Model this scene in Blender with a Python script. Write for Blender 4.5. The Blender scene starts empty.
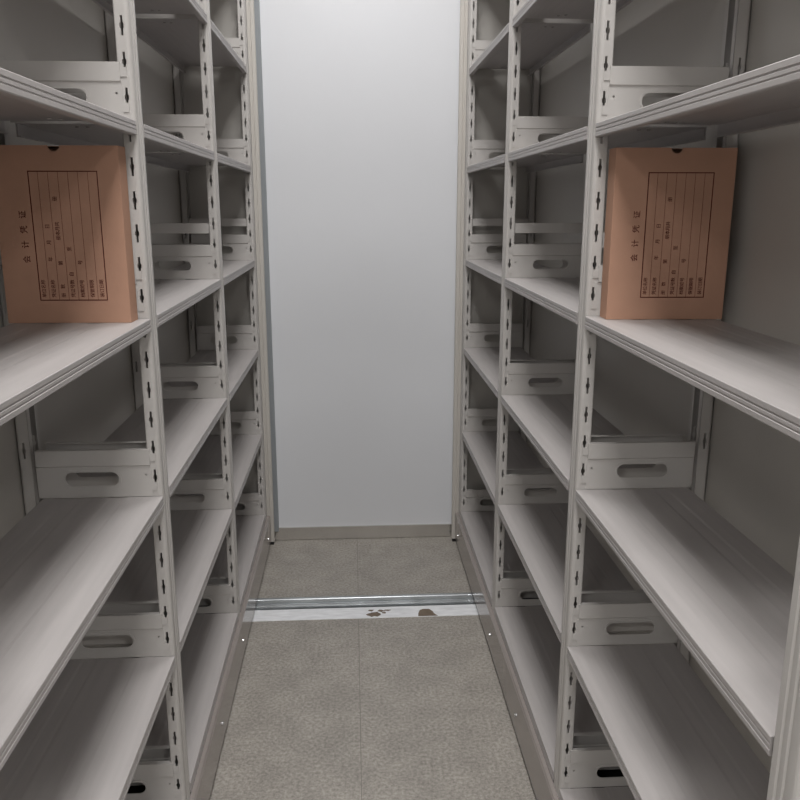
import bpy, bmesh, math, random
from mathutils import Matrix, Vector
from mathutils.geometry import tessellate_polygon

random.seed(4)
S = bpy.context.scene
COL = S.collection
H = 1.455                                   # eye height above the floor

# ------------------------------------------------------------------ camera
yaw, pitch, roll, fpx = 0.0587, 0.2369, 0.0005, 805.23
cd = bpy.data.cameras.new('camera'); cam = bpy.data.objects.new('camera', cd); COL.objects.link(cam)
cd.sensor_width = 36; cd.sensor_fit = 'HORIZONTAL'; cd.lens = fpx / 800 * 36; cd.clip_start = .02
fw = Vector((math.sin(yaw) * math.cos(pitch), math.cos(yaw) * math.cos(pitch), -math.sin(pitch)))
rt = Vector((math.cos(yaw), -math.sin(yaw), 0)); up = rt.cross(fw)
r2 = rt * math.cos(roll) + up * math.sin(roll); u2 = up * math.cos(roll) - rt * math.sin(roll)
cam.matrix_world = Matrix(((r2.x, u2.x, -fw.x, 0), (r2.y, u2.y, -fw.y, 0), (r2.z, u2.z, -fw.z, H), (0, 0, 0, 1)))
S.camera = cam

# ------------------------------------------------------------------ world, light, exposure
w = bpy.data.worlds.new('world'); S.world = w; w.use_nodes = True
w.node_tree.nodes['Background'].inputs[0].default_value = (.9, .95, 1, 1)
w.node_tree.nodes['Background'].inputs[1].default_value = .0
S.view_settings.view_transform = 'Standard'; S.view_settings.look = 'None'
S.view_settings.gamma = 1; S.view_settings.use_curve_mapping = False
S.view_settings.exposure = -0.05
CEIL = 3.15
LAMPS = [(0.04, -1.0, 26, 'white ceiling light panel over the aisle mouth behind the camera'),
         (0.04, .75, 30, 'white ceiling light panel above the middle of the aisle'),
         (0.04, 2.35, 22, 'white ceiling light panel nearest the white end wall'),
         (-1.3, -1.9, 32, 'added fill light panel at the rear left, brightens the rack interiors'),  # this lamp and the next are fill, added to lift the bay interiors
         (1.35, -1.9, 32, 'added fill light panel at the rear right, brightens the rack interiors')]   # x, y, watts, label

# ------------------------------------------------------------------ materials
def srgb(r, g, b):
    f = lambda c: (c / 255 / 12.92) if c / 255 <= .04045 else ((c / 255 + .055) / 1.055) ** 2.4
    return (f(r), f(g), f(b), 1)

def mat(name, col, rough=.5, metal=0., spec=.5, bump=0., bscale=200., var=0., vscale=8., col2=None, stretch=(1, 1, 1), coat=0.):
    m = bpy.data.materials.new(name); m.use_nodes = True
    nt = m.node_tree; b = nt.nodes['Principled BSDF']
    b.inputs['Roughness'].default_value = rough; b.inputs['Metallic'].default_value = metal
    b.inputs['Specular IOR Level'].default_value = spec
    b.inputs['Coat Weight'].default_value = coat
    b.inputs['Base Color'].default_value = col
    tc = nt.nodes.new('ShaderNodeTexCoord'); mp = nt.nodes.new('ShaderNodeMapping')
    mp.inputs['Scale'].default_value = stretch
    nt.links.new(tc.outputs['Object'], mp.inputs[0])
    if var or col2:
        n = nt.nodes.new('ShaderNodeTexNoise'); n.inputs['Scale'].default_value = vscale; n.inputs['Detail'].default_value = 5
        nt.links.new(mp.outputs[0], n.inputs['Vector'])
        cr = nt.nodes.new('ShaderNodeValToRGB')
        c2 = col2 or tuple(c * (1 - var) for c in col[:3]) + (1,)
        cr.color_ramp.elements[0].position = .35; cr.color_ramp.elements[1].position = .65
        cr.color_ramp.elements[0].color = c2; cr.color_ramp.elements[1].color = col
        nt.links.new(n.outputs['Fac'], cr.inputs[0]); nt.links.new(cr.outputs[0], b.inputs['Base Color'])
    if bump:
        n2 = nt.nodes.new('ShaderNodeTexNoise'); n2.inputs['Scale'].default_value = bscale; n2.inputs['Detail'].default_value = 2
        nt.links.new(mp.outputs[0], n2.inputs['Vector'])
        bp = nt.nodes.new('ShaderNodeBump'); bp.inputs['Strength'].default_value = bump; bp.inputs['Distance'].default_value = .001
        nt.links.new(n2.outputs['Fac'], bp.inputs['Height']); nt.links.new(bp.outputs[0], b.inputs['Normal'])
    return m

M_PAINT = mat('powder_coat_grey', srgb(186, 182, 178), .42, spec=.5, bump=.12, bscale=500, var=.04, vscale=6)
M_SHELF = mat('powder_coat_shelf', srgb(170, 165, 163), .40, spec=.5, bump=.15, bscale=300, var=.07, vscale=14, stretch=(6, .35, 1))
M_PANEL = mat('powder_coat_panel', srgb(182, 178, 172), .5, bump=.1, bscale=300, var=.05, vscale=3)
M_SKIRT = mat('glossy_skirt_paint', srgb(158, 150, 145), .16, metal=.25, spec=.6, bump=.05, bscale=80)
M_ENDST = mat('end_strip_paint', srgb(192, 187, 180), .45, bump=.1, bscale=300)
M_DARK = mat('black_rubber_gap_shade', srgb(22, 20, 19), .7)  # rubber of the foot, and the painted shade under the skirt
M_BOLT = mat('zinc_bolt', srgb(205, 205, 205), .25, metal=.9)
M_STEEL = mat('galvanised_steel', srgb(245, 246, 248), .28, metal=.1, bump=.1, bscale=40, var=.18, vscale=16, stretch=(1, 4, 1))
M_RIB = mat('ribbed_track_steel', srgb(190, 194, 196), .3, metal=.7, var=.2, vscale=12)
M_GROOVE = mat('track_groove', srgb(28, 30, 32), .6)
M_SKIRTING = mat('brushed_steel_skirting', srgb(205, 201, 195), .24, metal=.75, bump=.3, bscale=14, var=.12, vscale=5, stretch=(1, 1, .2))
M_WALL = mat('white_wall_paint', srgb(222, 223, 226), .75, spec=.3, bump=.12, bscale=120, var=.02, vscale=2)
M_ROOM = mat('room_wall_paint', srgb(215, 215, 214), .8)
M_CEIL = mat('ceiling_paint', srgb(225, 225, 225), .85)
M_TRIM = mat('grey_trim_paint', srgb(138, 142, 145), .45)
M_KRAFT = mat('kraft_board', srgb(180, 140, 118), .75, spec=.25, bump=.1, bscale=250, var=.05, vscale=20)
M_INK = mat('dark_red_ink', srgb(95, 42, 30), .7)
M_STAIN = mat('floor_adhesive', srgb(120, 105, 90), .8, var=.2, vscale=60)

def floor_material():
    m = mat('speckled_floor_panel', srgb(172, 167, 160), .5, spec=.45, bump=.25, bscale=120)
    nt = m.node_tree; b = nt.nodes['Principled BSDF']; tc = nt.nodes['Texture Coordinate']
    def noise(s, d, r=.5):
        n = nt.nodes.new('ShaderNodeTexNoise'); n.inputs['Scale'].default_value = s; n.inputs['Detail'].default_value = d
        n.inputs['Roughness'].default_value = r; nt.links.new(tc.outputs['Object'], n.inputs['Vector']); return n
    def ramp(src, p0, p1, c0, c1):
        r = nt.nodes.new('ShaderNodeValToRGB'); e = r.color_ramp.elements
        e[0].position = p0; e[1].position = p1; e[0].color = c0; e[1].color = c1
        nt.links.new(src, r.inputs[0]); return r
    a = ramp(noise(105, 8, .8).outputs['Fac'], .33, .67, srgb(116, 110, 103), srgb(192, 186, 177))
    c = ramp(noise(9, 4).outputs['Fac'], .35, .7, (.82, .82, .82, 1), (1, 1, 1, 1))
    mx = nt.nodes.new('ShaderNodeMixRGB'); mx.blend_type = 'MULTIPLY'; mx.inputs[0].default_value = 1
    nt.links.new(a.outputs[0], mx.inputs[1]); nt.links.new(c.outputs[0], mx.inputs[2])
    # thin joints between the floor panels
    sp = nt.nodes.new('ShaderNodeSeparateXYZ'); nt.links.new(tc.outputs['Object'], sp.inputs[0])
    ad = nt.nodes.new('ShaderNodeMath'); ad.operation = 'ADD'; ad.inputs[1].default_value = 10.0 - .005
    md = nt.nodes.new('ShaderNodeMath'); md.operation = 'MODULO'; md.inputs[1].default_value = 1.25
    nt.links.new(sp.outputs[0], ad.inputs[0]); nt.links.new(ad.outputs[0], md.inputs[0])
    lt = nt.nodes.new('ShaderNodeMath'); lt.operation = 'LESS_THAN'; lt.inputs[1].default_value = .002
    nt.links.new(md.outputs[0], lt.inputs[0])
    m2 = nt.nodes.new('ShaderNodeMixRGB'); m2.inputs[2].default_value = srgb(120, 115, 108)
    nt.links.new(lt.outputs[0], m2.inputs[0]); nt.links.new(mx.outputs[0], m2.inputs[1])
    nt.links.new(m2.outputs[0], b.inputs['Base Color'])
    rr = ramp(noise(14, 3).outputs['Fac'], .35, .7, (.3, .3, .3, 1), (.5, .5, .5, 1))
    nt.links.new(rr.outputs[0], b.inputs['Roughness'])
    return m
M_FLOOR = floor_material()

# ------------------------------------------------------------------ mesh helpers
def box(bm, x0, x1, y0, y1, z0, z1):
    v = [bm.verts.new((x, y, z)) for x in (x0, x1) for y in (y0, y1) for z in (z0, z1)]
    for f in ((0, 1, 3, 2), (4, 6, 7, 5), (0, 4, 5, 1), (2, 3, 7, 6), (0, 2, 6, 4), (1, 5, 7, 3)):
        bm.faces.new([v[i] for i in f])

def sheet(bm, outer, holes, fn, t):
    """flat sheet with holes: 2D loops -> fn(u, v, w) -> 3D, w from 0 to t"""
    loops = [outer] + holes
    pts = [p for l in loops for p in l]
    tris = tessellate_polygon([[Vector((p[0], p[1], 0)) for p in l] for l in loops])
    A = [bm.verts.new(fn(p[0], p[1], 0)) for p in pts]
    B = [bm.verts.new(fn(p[0], p[1], t)) for p in pts]
    for a, b, c in tris:
        try:
            bm.faces.new((A[a], A[b], A[c])); bm.faces.new((B[c], B[b], B[a]))
        except ValueError: pass
    k = 0
    for l in loops:
        n = len(l)
        for i in range(n):
            a, b = k + i, k + (i + 1) % n
            bm.faces.new((A[a], A[b], B[b], B[a]))
        k += n

def extrude_profile(bm, prof, fn, w0, w1, closed=True):
    """2D loop swept from w0 to w1 through fn(u, v, w)"""
    A = [bm.verts.new(fn(p[0], p[1], w0)) for p in prof]; B = [bm.verts.new(fn(p[0], p[1], w1)) for p in prof]
    n = len(prof)
    for i in range(n if closed else n - 1):
        j = (i + 1) % n
        bm.faces.new((A[i], A[j], B[j], B[i]))
    if closed:
        for t in tessellate_polygon([[Vector((p[0], p[1], 0)) for p in prof]]):
            bm.faces.new([A[i] for i in t]); bm.faces.new([B[i] for i in reversed(t)])

def cyl(bm, c, axis, r, h, n=14, dome=0.):
    """disc/cylinder from point c along axis (unit Vector)"""
    axis = Vector(axis); t = axis.orthogonal().normalized(); s = axis.cross(t)
    rings = [(r, 0), (r, h * .7), (r * .8, h)]
    R = []
    for rr, hh in rings:
        R.append([bm.verts.new(Vector(c) + axis * hh + (t * math.cos(a) + s * math.sin(a)) * rr) for a in [2 * math.pi * k / n for k in range(n)]])
    for q in range(2):
        for k in range(n):
            bm.faces.new((R[q][k], R[q][(k + 1) % n], R[q + 1][(k + 1) % n], R[q + 1][k]))
    bm.faces.new(R[0][::-1]); bm.faces.new(R[2])

def mesh(name, bm, m, smooth=False, bevel=0.):
    bmesh.ops.recalc_face_normals(bm, faces=bm.faces[:])
    me = bpy.data.meshes.new(name); bm.to_mesh(me); bm.free(); me.materials.append(m)
    if smooth:
        for p in me.polygons: p.use_smooth = True
    return me

def obj(name, me, parent=None, loc=(0, 0, 0), bevel=0.):
    o = bpy.data.objects.new(name, me); COL.objects.link(o); o.location = loc
    if parent: o.parent = parent
    if bevel:
        b = o.modifiers.new('bevel', 'BEVEL'); b.width = bevel; b.segments = 2; b.limit_method = 'ANGLE'; b.angle_limit = math.radians(50)
    return o

def thing(name, label, cat, loc=(0, 0, 0), rotz=0):
    o = bpy.data.objects.new(name, None); COL.objects.link(o); o.empty_display_size = .1
    o.location = loc; o.rotation_euler = (0, 0, rotz); o['label'] = label; o['category'] = cat
    return o

def structure(name, m, *boxes):
    bm = bmesh.new()
    for b in boxes: box(bm, *b)
    o = obj(name, mesh(name, bm, m)); o['kind'] = 'structure'; return o

# ------------------------------------------------------------------ measured layout
XL, XR = -.387, .455           # front planes of the two racks
YN, LB = 1.552, .8557          # near side of the near divider, bay length
YW = 3.382                     # face of the white wall
PW = .055                      # upright width
P = .36                        # shelf pitch
Z1 = H + .1491                 # shelf just above eye level
LEVELS = [Z1 + 2 * P, Z1 + P, Z1, Z1 - P, Z1 - 2 * P, Z1 - 3 * P, Z1 - 4 * P]   # tops of the shelves, last one is the base shelf
TOP = Z1 + 2 * P + .05
DEP = .28                      # depth of the rack

# ------------------------------------------------------------------ room
RX0, RX1, RY0 = -2.3, 2.4, -3.2
structure('floor', M_FLOOR, (RX0, RX1, RY0, 2.655, -.08, 0), (RX0, RX1, 2.827, YW, -.08, 0), (RX0, RX1, 2.655, 2.827, -.08, -.03))
structure('ceiling', M_CEIL, (RX0, RX1, RY0, YW, CEIL, CEIL + .08))
structure('wall_back', M_WALL, (RX0, RX1, YW, YW + .1, -.08, CEIL + .08))
structure('wall_left', M_ROOM, (RX0 - .1, RX0, RY0, YW, -.08, CEIL + .08))
structure('wall_right', M_ROOM, (RX1, RX1 + .1, RY0, YW, -.08, CEIL + .08))
structure('wall_front', M_ROOM, (RX0, RX1, RY0 - .1, RY0, -.08, CEIL + .08))
structure('baseboard_back', M_SKIRTING, (-1.2, .432, YW - .006, YW, .002, .056), (-1.2, .432, YW - .009, YW, .056, .060))
structure('trim_1', M_TRIM, (-.372, -.341, YW - .028, YW, .052, CEIL))

# ceiling panels above the aisle, plus the two added fill panels at the rear
for x, y, wt, lb in LAMPS:
    t = thing('ceiling_light', lb, 'ceiling light', (x, y, CEIL))
    bm = bmesh.new()
    for b in ((-.3, -.28, -.3, .3), (.28, .3, -.3, .3), (-.28, .28, -.3, -.28), (-.28, .28, .28, .3)): box(bm, *b, -.03, 0)
    obj('frame', mesh('frame', bm, M_CEIL), t)
    bm = bmesh.new(); box(bm, -.28, .28, -.28, .28, -.02, -.012)
    dm = bpy.data.materials.get('lamp_diffuser')
    if not dm:
        dm = mat('lamp_diffuser', (.9, .9, .9, 1), .6); b_ = dm.node_tree.nodes['Principled BSDF']
        b_.inputs['Emission Color'].default_value = (.96, .98, 1, 1); b_.inputs['Emission Strength'].default_value = 2.0
    obj('diffuser', mesh('diffuser', bm, dm), t)
    ld = bpy.data.lights.new('ceiling_light_glow', 'AREA'); ld.shape = 'SQUARE'; ld.size = .54; ld.energy = wt; ld.color = (1, .99, .985)
    lo = bpy.data.objects.new('light', ld); COL.objects.link(lo); lo.parent = t; lo.location = (0, 0, -.025)

# ------------------------------------------------------------------ floor track across the aisle
tr = thing('floor_track', 'shiny galvanised steel rail track set into the floor across the aisle', 'rail track', (0, 2.655, 0))
X0, X1 = -1.6, 1.7
bm = bmesh.new(); box(bm, X0, X1, 0, .080, -.028, .002); obj('track_plate', mesh('track_plate', bm, M_STEEL), tr, bevel=.001)
bm = bmesh.new(); box(bm, X0, X1, .080, .098, -.029, -.014); g = obj('groove', mesh('groove', bm, M_GROOVE), tr); g['label'] = 'dark groove of the track'
bm = bmesh.new()
prof = [(.098, -.028), (.098, .001), (.103, .001), (.106, -.006), (.118, -.006), (.120, -.002), (.128, -.002), (.130, -.007), (.140, -.007), (.143, .003), (.150, .003), (.152, .001), (.156, .001), (.158, .003), (.172, .003), (.172, -.028)]
extrude_profile(bm, prof, lambda u, v, w_: (w_, u, v), X0, X1); obj('ribbed_rail', mesh('ribbed_rail', bm, M_RIB), tr)
bm = bmesh.new(); box(bm, X0, X1, .086, .092, -.0135, -.007); obj('running_rail', mesh('running_rail', bm, M_RIB), tr)
def blob(cx, cy, rx, ry, n, jag):
    return [(cx + rx * math.cos(a) * (1 + random.uniform(-jag, jag)), cy + ry * math.sin(a) * (1 + random.uniform(-jag, jag))) for a in [2 * math.pi * k / n for k in range(n)]]
specks = [((.064, .024, .026, .017, 16, .28), 'dull brown patch stuck near the middle of the plate'), ((.088, .048, .011, .008, 10, .4), 'small brown speck'),
          ((.112, .052, .013, .006, 10, .4), 'small brown speck'), ((.100, .034, .008, .006, 12, .3), 'small brown speck'), ((.052, .054, .012, .006, 10, .35), 'small brown speck')]
outlines = [([(x_, max(.001, min(.065, y_))) for x_, y_ in blob(*a)], lb) for a, lb in specks]
outlines.append(([(.223, .001), (.295, .001), (.284, .016), (.278, .036), (.268, .052), (.246, .054), (.232, .046), (.225, .022)], 'dull brown trapezoid patch right of the middle'))
for l, lb in outlines:
    bm = bmesh.new(); sheet(bm, l, [], lambda u, v, w_: (u, v, .0021 + w_), .0006)
    st = obj('stain', mesh('stain', bm, M_STAIN), tr); st['label'] = lb

# ------------------------------------------------------------------ racks
def slot_loop(cd_, cz, w_=.0021, h=.0165):
    """vertical slot with a wider waist, as a 2D loop (d, z)"""
    return [(cd_ - w_, cz - h), (cd_ + w_, cz - h), (cd_ + w_, cz - .005), (cd_ + .0038, cz - .003), (cd_ + .0038, cz + .003), (cd_ + w_, cz + .005),
            (cd_ + w_, cz + h), (cd_ - w_, cz + h), (cd_ - w_, cz + .005), (cd_ - .0038, cz + .003), (cd_ - .0038, cz - .003), (cd_ - w_, cz - .005)]

def oblong(cx, cz, hl, hr, n=8):
    return ([(cx + hl - hr + hr * math.cos(a), cz + hr * math.sin(a)) for a in [-math.pi / 2 + math.pi * k / n for k in range(n + 1)]] +
            [(cx - hl + hr + hr * math.cos(a), cz + hr * math.sin(a)) for a in [math.pi / 2 + math.pi * k / n for k in range(n + 1)]])

def build_rack(side, label):
    s = 1 if side == 'R' else -1
    x0 = XR if side == 'R' else XL
    y0 = YN if side == 'R' else YN + .010
    root = thing('mobile_shelving_rack', label, 'shelving', (x0, y0, 0))
    F = lambda d, y, z: (s * d, y, z)
    base_z = LEVELS[-1]
    zlo, zhi = .10, TOP
    slot_zs = []
    k = -24
    while True:
        z = Z1 + .04 + .06 * k
        k += 1
        if z < zlo + .03: continue
        if z > zhi - .03: break
        slot_zs.append(z)
    # front upright: pressed channel, slots in both webs
    def upright(front=True):
        bm = bmesh.new()
        D = (lambda d: d) if front else (lambda d: DEP - .002 - d)
        wd = .026
        # face with two pressed grooves and rounded corners
        prof = [(.0075, 0), (.0046, .0006), (.0022, .0022), (.0006, .0046), (0, .0075), (0, .016), (.0022, .018), (.0022, .023), (0, .025), (0, .030), (.0022, .032), (.0022, .037), (0, .039), (0, PW - .0075), (.0006, PW - .0046), (.0022, PW - .0022), (.0046, PW - .0006), (.0075, PW)]
        inner = [(d + .0014 if .002 < y < .053 else d, min(max(y, .0014), PW - .0014)) for d, y in prof][::-1]
        extrude_profile(bm, prof + inner, lambda d, y, z: F(D(d), y, z), zlo, zhi)
        for ya, yb in ((0, .0014), (PW - .0014, PW)):
            cuts = [zlo] + [(a_ + b_) / 2 for a_, b_ in zip(slot_zs, slot_zs[1:])] + [zhi]
            for z, c0, c1 in zip(slot_zs, cuts, cuts[1:]):
                sheet(bm, [(.0072, c0), (wd, c0), (wd, c1), (.0072, c1)], [slot_loop(.0135, z)] if front or abs(((z - Z1 - .04 + 20 * P) % P) - .06) < .01 else [], lambda d, z_, t: F(D(d), ya + t, z_), .0014)
            lip = (ya, ya + .014) if ya == 0 else (yb - .014, yb)
            box(bm, *sorted((s * D(wd), s * D(wd - .0014))), lip[0], lip[1], zlo, zhi)
        return mesh('upright' if front else 'rear_upright', bm, M_PAINT)
    um, rm = upright(True), upright(False)
    ydiv = [LB * k for k in (-1, 0, 1, 2)]
    for y in ydiv:
        obj('upright', um, root, (0, y, 0)); obj('rear_upright', rm, root, (0, y, 0))
    # shelf, with a ribbed front lip
    ln = LB - PW - .004
    bm = bmesh.new()
    lip = [(.001, 0), (0, -.001), (0, -.0075), (.0012, -.0085), (.0012, -.0100), (.0002, -.0108), (.0002, -.0145), (.0012, -.0152), (.0012, -.0167), (0, -.0175), (0, -.0235), (.0015, -.0250),
           (.014, -.0250), (.014, -.0235), (.004, -.0230), (.004, -.0015)]
    rear = [(.233, -.0015), (.233, -.022), (.228, -.022), (.228, -.0245), (.2365, -.0245), (.2365, 0)]
    ribs = []
    for c in (.175, .09):
        ribs += [(c + .018, 0), (c + .012, -.0008), (c - .012, -.0008), (c - .018, 0)]
    # the underside follows 1.5 mm below the top
    prof = lip + rear + ribs
    extrude_profile(bm, prof, lambda d, z, y: F(d, y, z), 0, ln)
    # two rivets near each end of the underside
    for yy in (.045, ln - .045):
        for d in (.118, .138): cyl(bm, F(d, yy, -.0012), (0, 0, -1), .004, .003, 10)
    shm = mesh('shelf', bm, M_SHELF)
    for b in range(3):
        for z in LEVELS:
            obj('shelf', shm, root, (0, ydiv[b] + PW + .002, z))
    # hanging plate on each web: pressed rim, hand slot, folded top
    def plate(sy):
        bm = bmesh.new()
        d0, d1 = .0205, .2445
        lower = [(d0, 0), (d1, 0), (d1, .064), (d0, .064)]
        hole = oblong(.137, .0385, .053, .0145)
        pin = [(.031 + .0022 * math.cos(a), .046 + .0022 * math.sin(a)) for a in [2 * math.pi * k / 8 for k in range(8)]]
        sheet(bm, lower, [hole, pin], lambda d, z, t: F(d, -sy * t, z), .0012)
        # rim round the hand slot
        sheet(bm, oblong(.137, .0385, .0575, .019), [hole], lambda d, z, t: F(d, -sy * (.0012 + t), z), .0011)
        # bend, upper strip, folded top edge
        prof = [(0, .064), (-.0012, .064), (-.0040, .0665), (-.0040, .0985), (.007, .0985), (.007, .0973), (-.0028, .0973), (-.0028, .067), (0, .0648)]
        extrude_profile(bm, [(-a, b) for a, b in prof], lambda y, z, d: F(d, -sy * y, z), d0 + .001, d1 - .001)
        # hooks engaging the upright slots
        for z in (.022, .082):
            box(bm, *sorted((s * .0105, s * (d0 + .004))), *sorted((-sy * .0002, -sy * .0016)), z - .008, z + .008)
        return mesh('hanging_plate', bm, M_PAINT)
    pa, pb = plate(1), plate(-1)
    for k, y in enumerate(ydiv):
        for z in LEVELS[1:]:
            if k > 0: obj('hanging_plate', pa, root, (0, y - .0003, z + .0008))
            if k < 3: obj('hanging_plate', pb, root, (0, y + PW + .0003, z + .0008))
    # single retaining bars just above the plates of the eye-level shelf
    bm = bmesh.new()
    box(bm, *sorted((s * .0275, s * .2515)), .0025, .0040, 0, .029)
    box(bm, *sorted((s * .0275, s * .2515)), .0040, .0100, .0275, .029)
    bar = mesh('retaining_bar', bm, M_PAINT)
    for y in ydiv[1:]:
        obj('retaining_bar', bar, root, (0, y, LEVELS[3] + .132))
    # back panels, one per bay, end panel, top panel
    bm = bmesh.new(); box(bm, *sorted((s * DEP, s * (DEP + .001))), -PW * .5 + .001, LB - PW * .5 - .001, .1, TOP); bp = mesh('back_panel', bm, M_PANEL)
    for b in range(3): obj('back_panel', bp, root, (0, ydiv[b] + PW, 0))
    ye = ydiv[3] + PW
    bm = bmesh.new(); box(bm, *sorted((s * .002, s * DEP)), ye + .001, ye + .003, .10, TOP); obj('end_panel', mesh('end_panel', bm, M_PANEL), root)
    bm = bmesh.new(); box(bm, *sorted((s * -.004, s * (DEP + .002))), ydiv[0] - .004, ye + .006, TOP, TOP + .03); obj('top_panel', mesh('top_panel', bm, M_PANEL), root)
    # end strip that stands out into the aisle beside the wall, on a dark foot
    bm = bmesh.new()
    prof = [(.0, 0), (-.008, 0), (-.010, .003), (-.013, .003), (-.015, 0), (-.026, 0), (-.029, .003), (-.029, .016), (.0, .016)]
    extrude_profile(bm, prof, lambda d, y, z: F(d, y, z), .014, TOP + .03)
    obj('end_strip', mesh('end_strip', bm, M_ENDST), root, (0, ye + .006 - .004, 0))
    bm = bmesh.new(); box(bm, *sorted((s * -.026, s * -.005)), .001, .013, 0, .014)
    f = obj('foot', mesh('foot', bm, M_DARK), root, (0, ye + .002, 0)); f['label'] = 'black rubber foot'
    # carriage: glossy skirt, black frame standing in for the shadow gap at the floor
    bm = bmesh.new()
    prof = [(-.014, .016), (-.014, .134), (-.010, .1385), (0, .1385), (0, .1375), (-.0095, .1365), (-.0125, .133), (-.0125, .016)]
    extrude_profile(bm, prof, lambda d, z, y: F(d, y, z), ydiv[0], ye)
    obj('base_skirt', mesh('base_skirt', bm, M_SKIRT), root)
    bm = bmesh.new(); box(bm, *sorted((s * -.0115, s * (DEP - .01))), ydiv[0], ye, .005, .098); cb = obj('carriage_frame', mesh('carriage_frame', bm, M_DARK), root); cb['label'] = 'carriage frame behind the skirt, black to stand in for the shadow gap'
    # wheels running in the track
    bm = bmesh.new(); cyl(bm, F(.055, 2.744 - y0, .010), (s, 0, 0), .020, .02, 20)
    obj('wheel', mesh('wheel', bm, M_BOLT), root, (0, 0, -.0))
    bm = bmesh.new(); cyl(bm, (0, 0, 0), (-s, 0, 0), .0055, .004, 12); bl = mesh('bolt', bm, M_BOLT, smooth=False)
    for yb in (-.35, .41, .845, 1.675):
        obj('bolt', bl, root, (-s * .014, yb, .068))
    return root

build_rack('L', 'left grey steel mobile shelving rack with open slotted bays, left of the aisle')
build_rack('R', 'right grey steel mobile shelving rack with open slotted bays, right of the aisle')

# ------------------------------------------------------------------ file boxes
def text_mesh(bm, body, size, cx, cz, fn, rot=True):
    cu = bpy.data.curves.new('t', 'FONT'); cu.body = body; cu.size = size; cu.align_x = 'CENTER'; cu.align_y = 'CENTER'; cu.resolution_u = 2; cu.offset = size * .008
    o = bpy.data.objects.new('t', cu); COL.objects.link(o)
    dg = bpy.context.evaluated_depsgraph_get(); me = o.evaluated_get(dg).to_mesh()
    vs = [bm.verts.new(fn(cx - v.co.y, cz + v.co.x) if rot else fn(cx + v.co.x, cz + v.co.y)) for v in me.vertices]
    for p in me.polygons:
        try: bm.faces.new([vs[i] for i in p.vertices])
        except ValueError: pass
    o.evaluated_get(dg).to_mesh_clear(); bpy.data.objects.remove(o); bpy.data.curves.remove(cu)

def file_box(label, loc, rotz):
    W, T, HB = .223, .044, .313
    root = thing('file_box', label, 'box', loc, rotz)
    bm = bmesh.new()
    nt_ = [(W / 2 + .0105 * math.cos(a), HB - .0105 * math.sin(a) * .95) for a in [math.pi * k / 10 for k in range(11)]]
    outer = [(0.001, 0), (W - .001, 0), (W, .001), (W, HB)] + nt_ + [(0, HB), (0, .001)]
    sheet(bm, outer, [], lambda u, v, t: (u, t, v), .0012)                    # printed face with thumb notch
    box(bm, 0, W, T - .0012, T, 0, HB)
    box(bm, 0, .0012, .0012, T - .0012, 0, HB); box(bm, W - .0012, W, .0012, T - .0012, 0, HB)
    box(bm, .0012, W - .0012, .0012, T - .0012, 0, .0012)
    box(bm, .0012, W - .0012, .012, T - .0012, HB - .0015, HB - .0003)         # lid flap, open behind the notch
    obj('carton', mesh('carton', bm, M_KRAFT), root)
    # printed form
    bm = bmesh.new(); fn = lambda x, z: (x, -.0005, z)
    def bar(x0_, x1_, z0_, z1_):
        v = [bm.verts.new(fn(*p)) for p in ((x0_, z0_), (x1_, z0_), (x1_, z1_), (x0_, z1_))]; bm.faces.new(v)
    fx0, fx1, fz0, fz1 = .062, .184, .041, .270
    e = .0018
    bar(fx0, fx1, fz0, fz0 + e); bar(fx0, fx1, fz1 - e, fz1); bar(fx0, fx0 + e, fz0 + e, fz1 - e); bar(fx1 - e, fx1, fz0 + e, fz1 - e)
    n = 7; cw = (fx1 - fx0) / n
    for k in range(1, n): bar(fx0 + cw * k - .0003, fx0 + cw * k + .0003, fz0 + e, fz1 - e)
    for k, ch in enumerate('会计凭证'): text_mesh(bm, ch, .0142, .0465, .116 + .0262 * k, fn)
    heads = ['单位名称', '凭证名称', '册　数', '凭证号数', '档案编号', '保管期限', '装订日期']
    for k, tx in enumerate(heads):
        for j, ch in enumerate(tx): text_mesh(bm, ch, .0085, fx0 + cw * (k + .5), fz0 + .010 + .0080 * j, fn)
    def at(k, z, tx, s_=.0088):
        for j, ch in enumerate(tx): text_mesh(bm, ch, s_, fx0 + cw * (k + .5), z + .0080 * j, fn)
    at(1, .116, '年'); at(1, .146, '月'); at(1, .174, '日')
    at(2, .109, '第'); at(2, .154, '册本月共'); at(2, .222, '册')
    at(3, .089, '自'); at(3, .134, '至')
    at(4, .110, '号')
    me = bpy.data.meshes.new('printed_form'); bm.to_mesh(me); bm.free(); me.materials.append(M_INK)
    o = obj('printed_form', me, root); o['label'] = 'dark red ruled form with rotated Chinese lettering'
    return root

zt = LEVELS[3]
file_box('brown cardboard file box with printed form on the right rack shelf', (.4808, YN - .0520, zt + .0004), -.03)
file_box('brown cardboard file box with printed form on the left rack shelf', (-.409 - .223, YN - .040, zt + .0004), -.02)
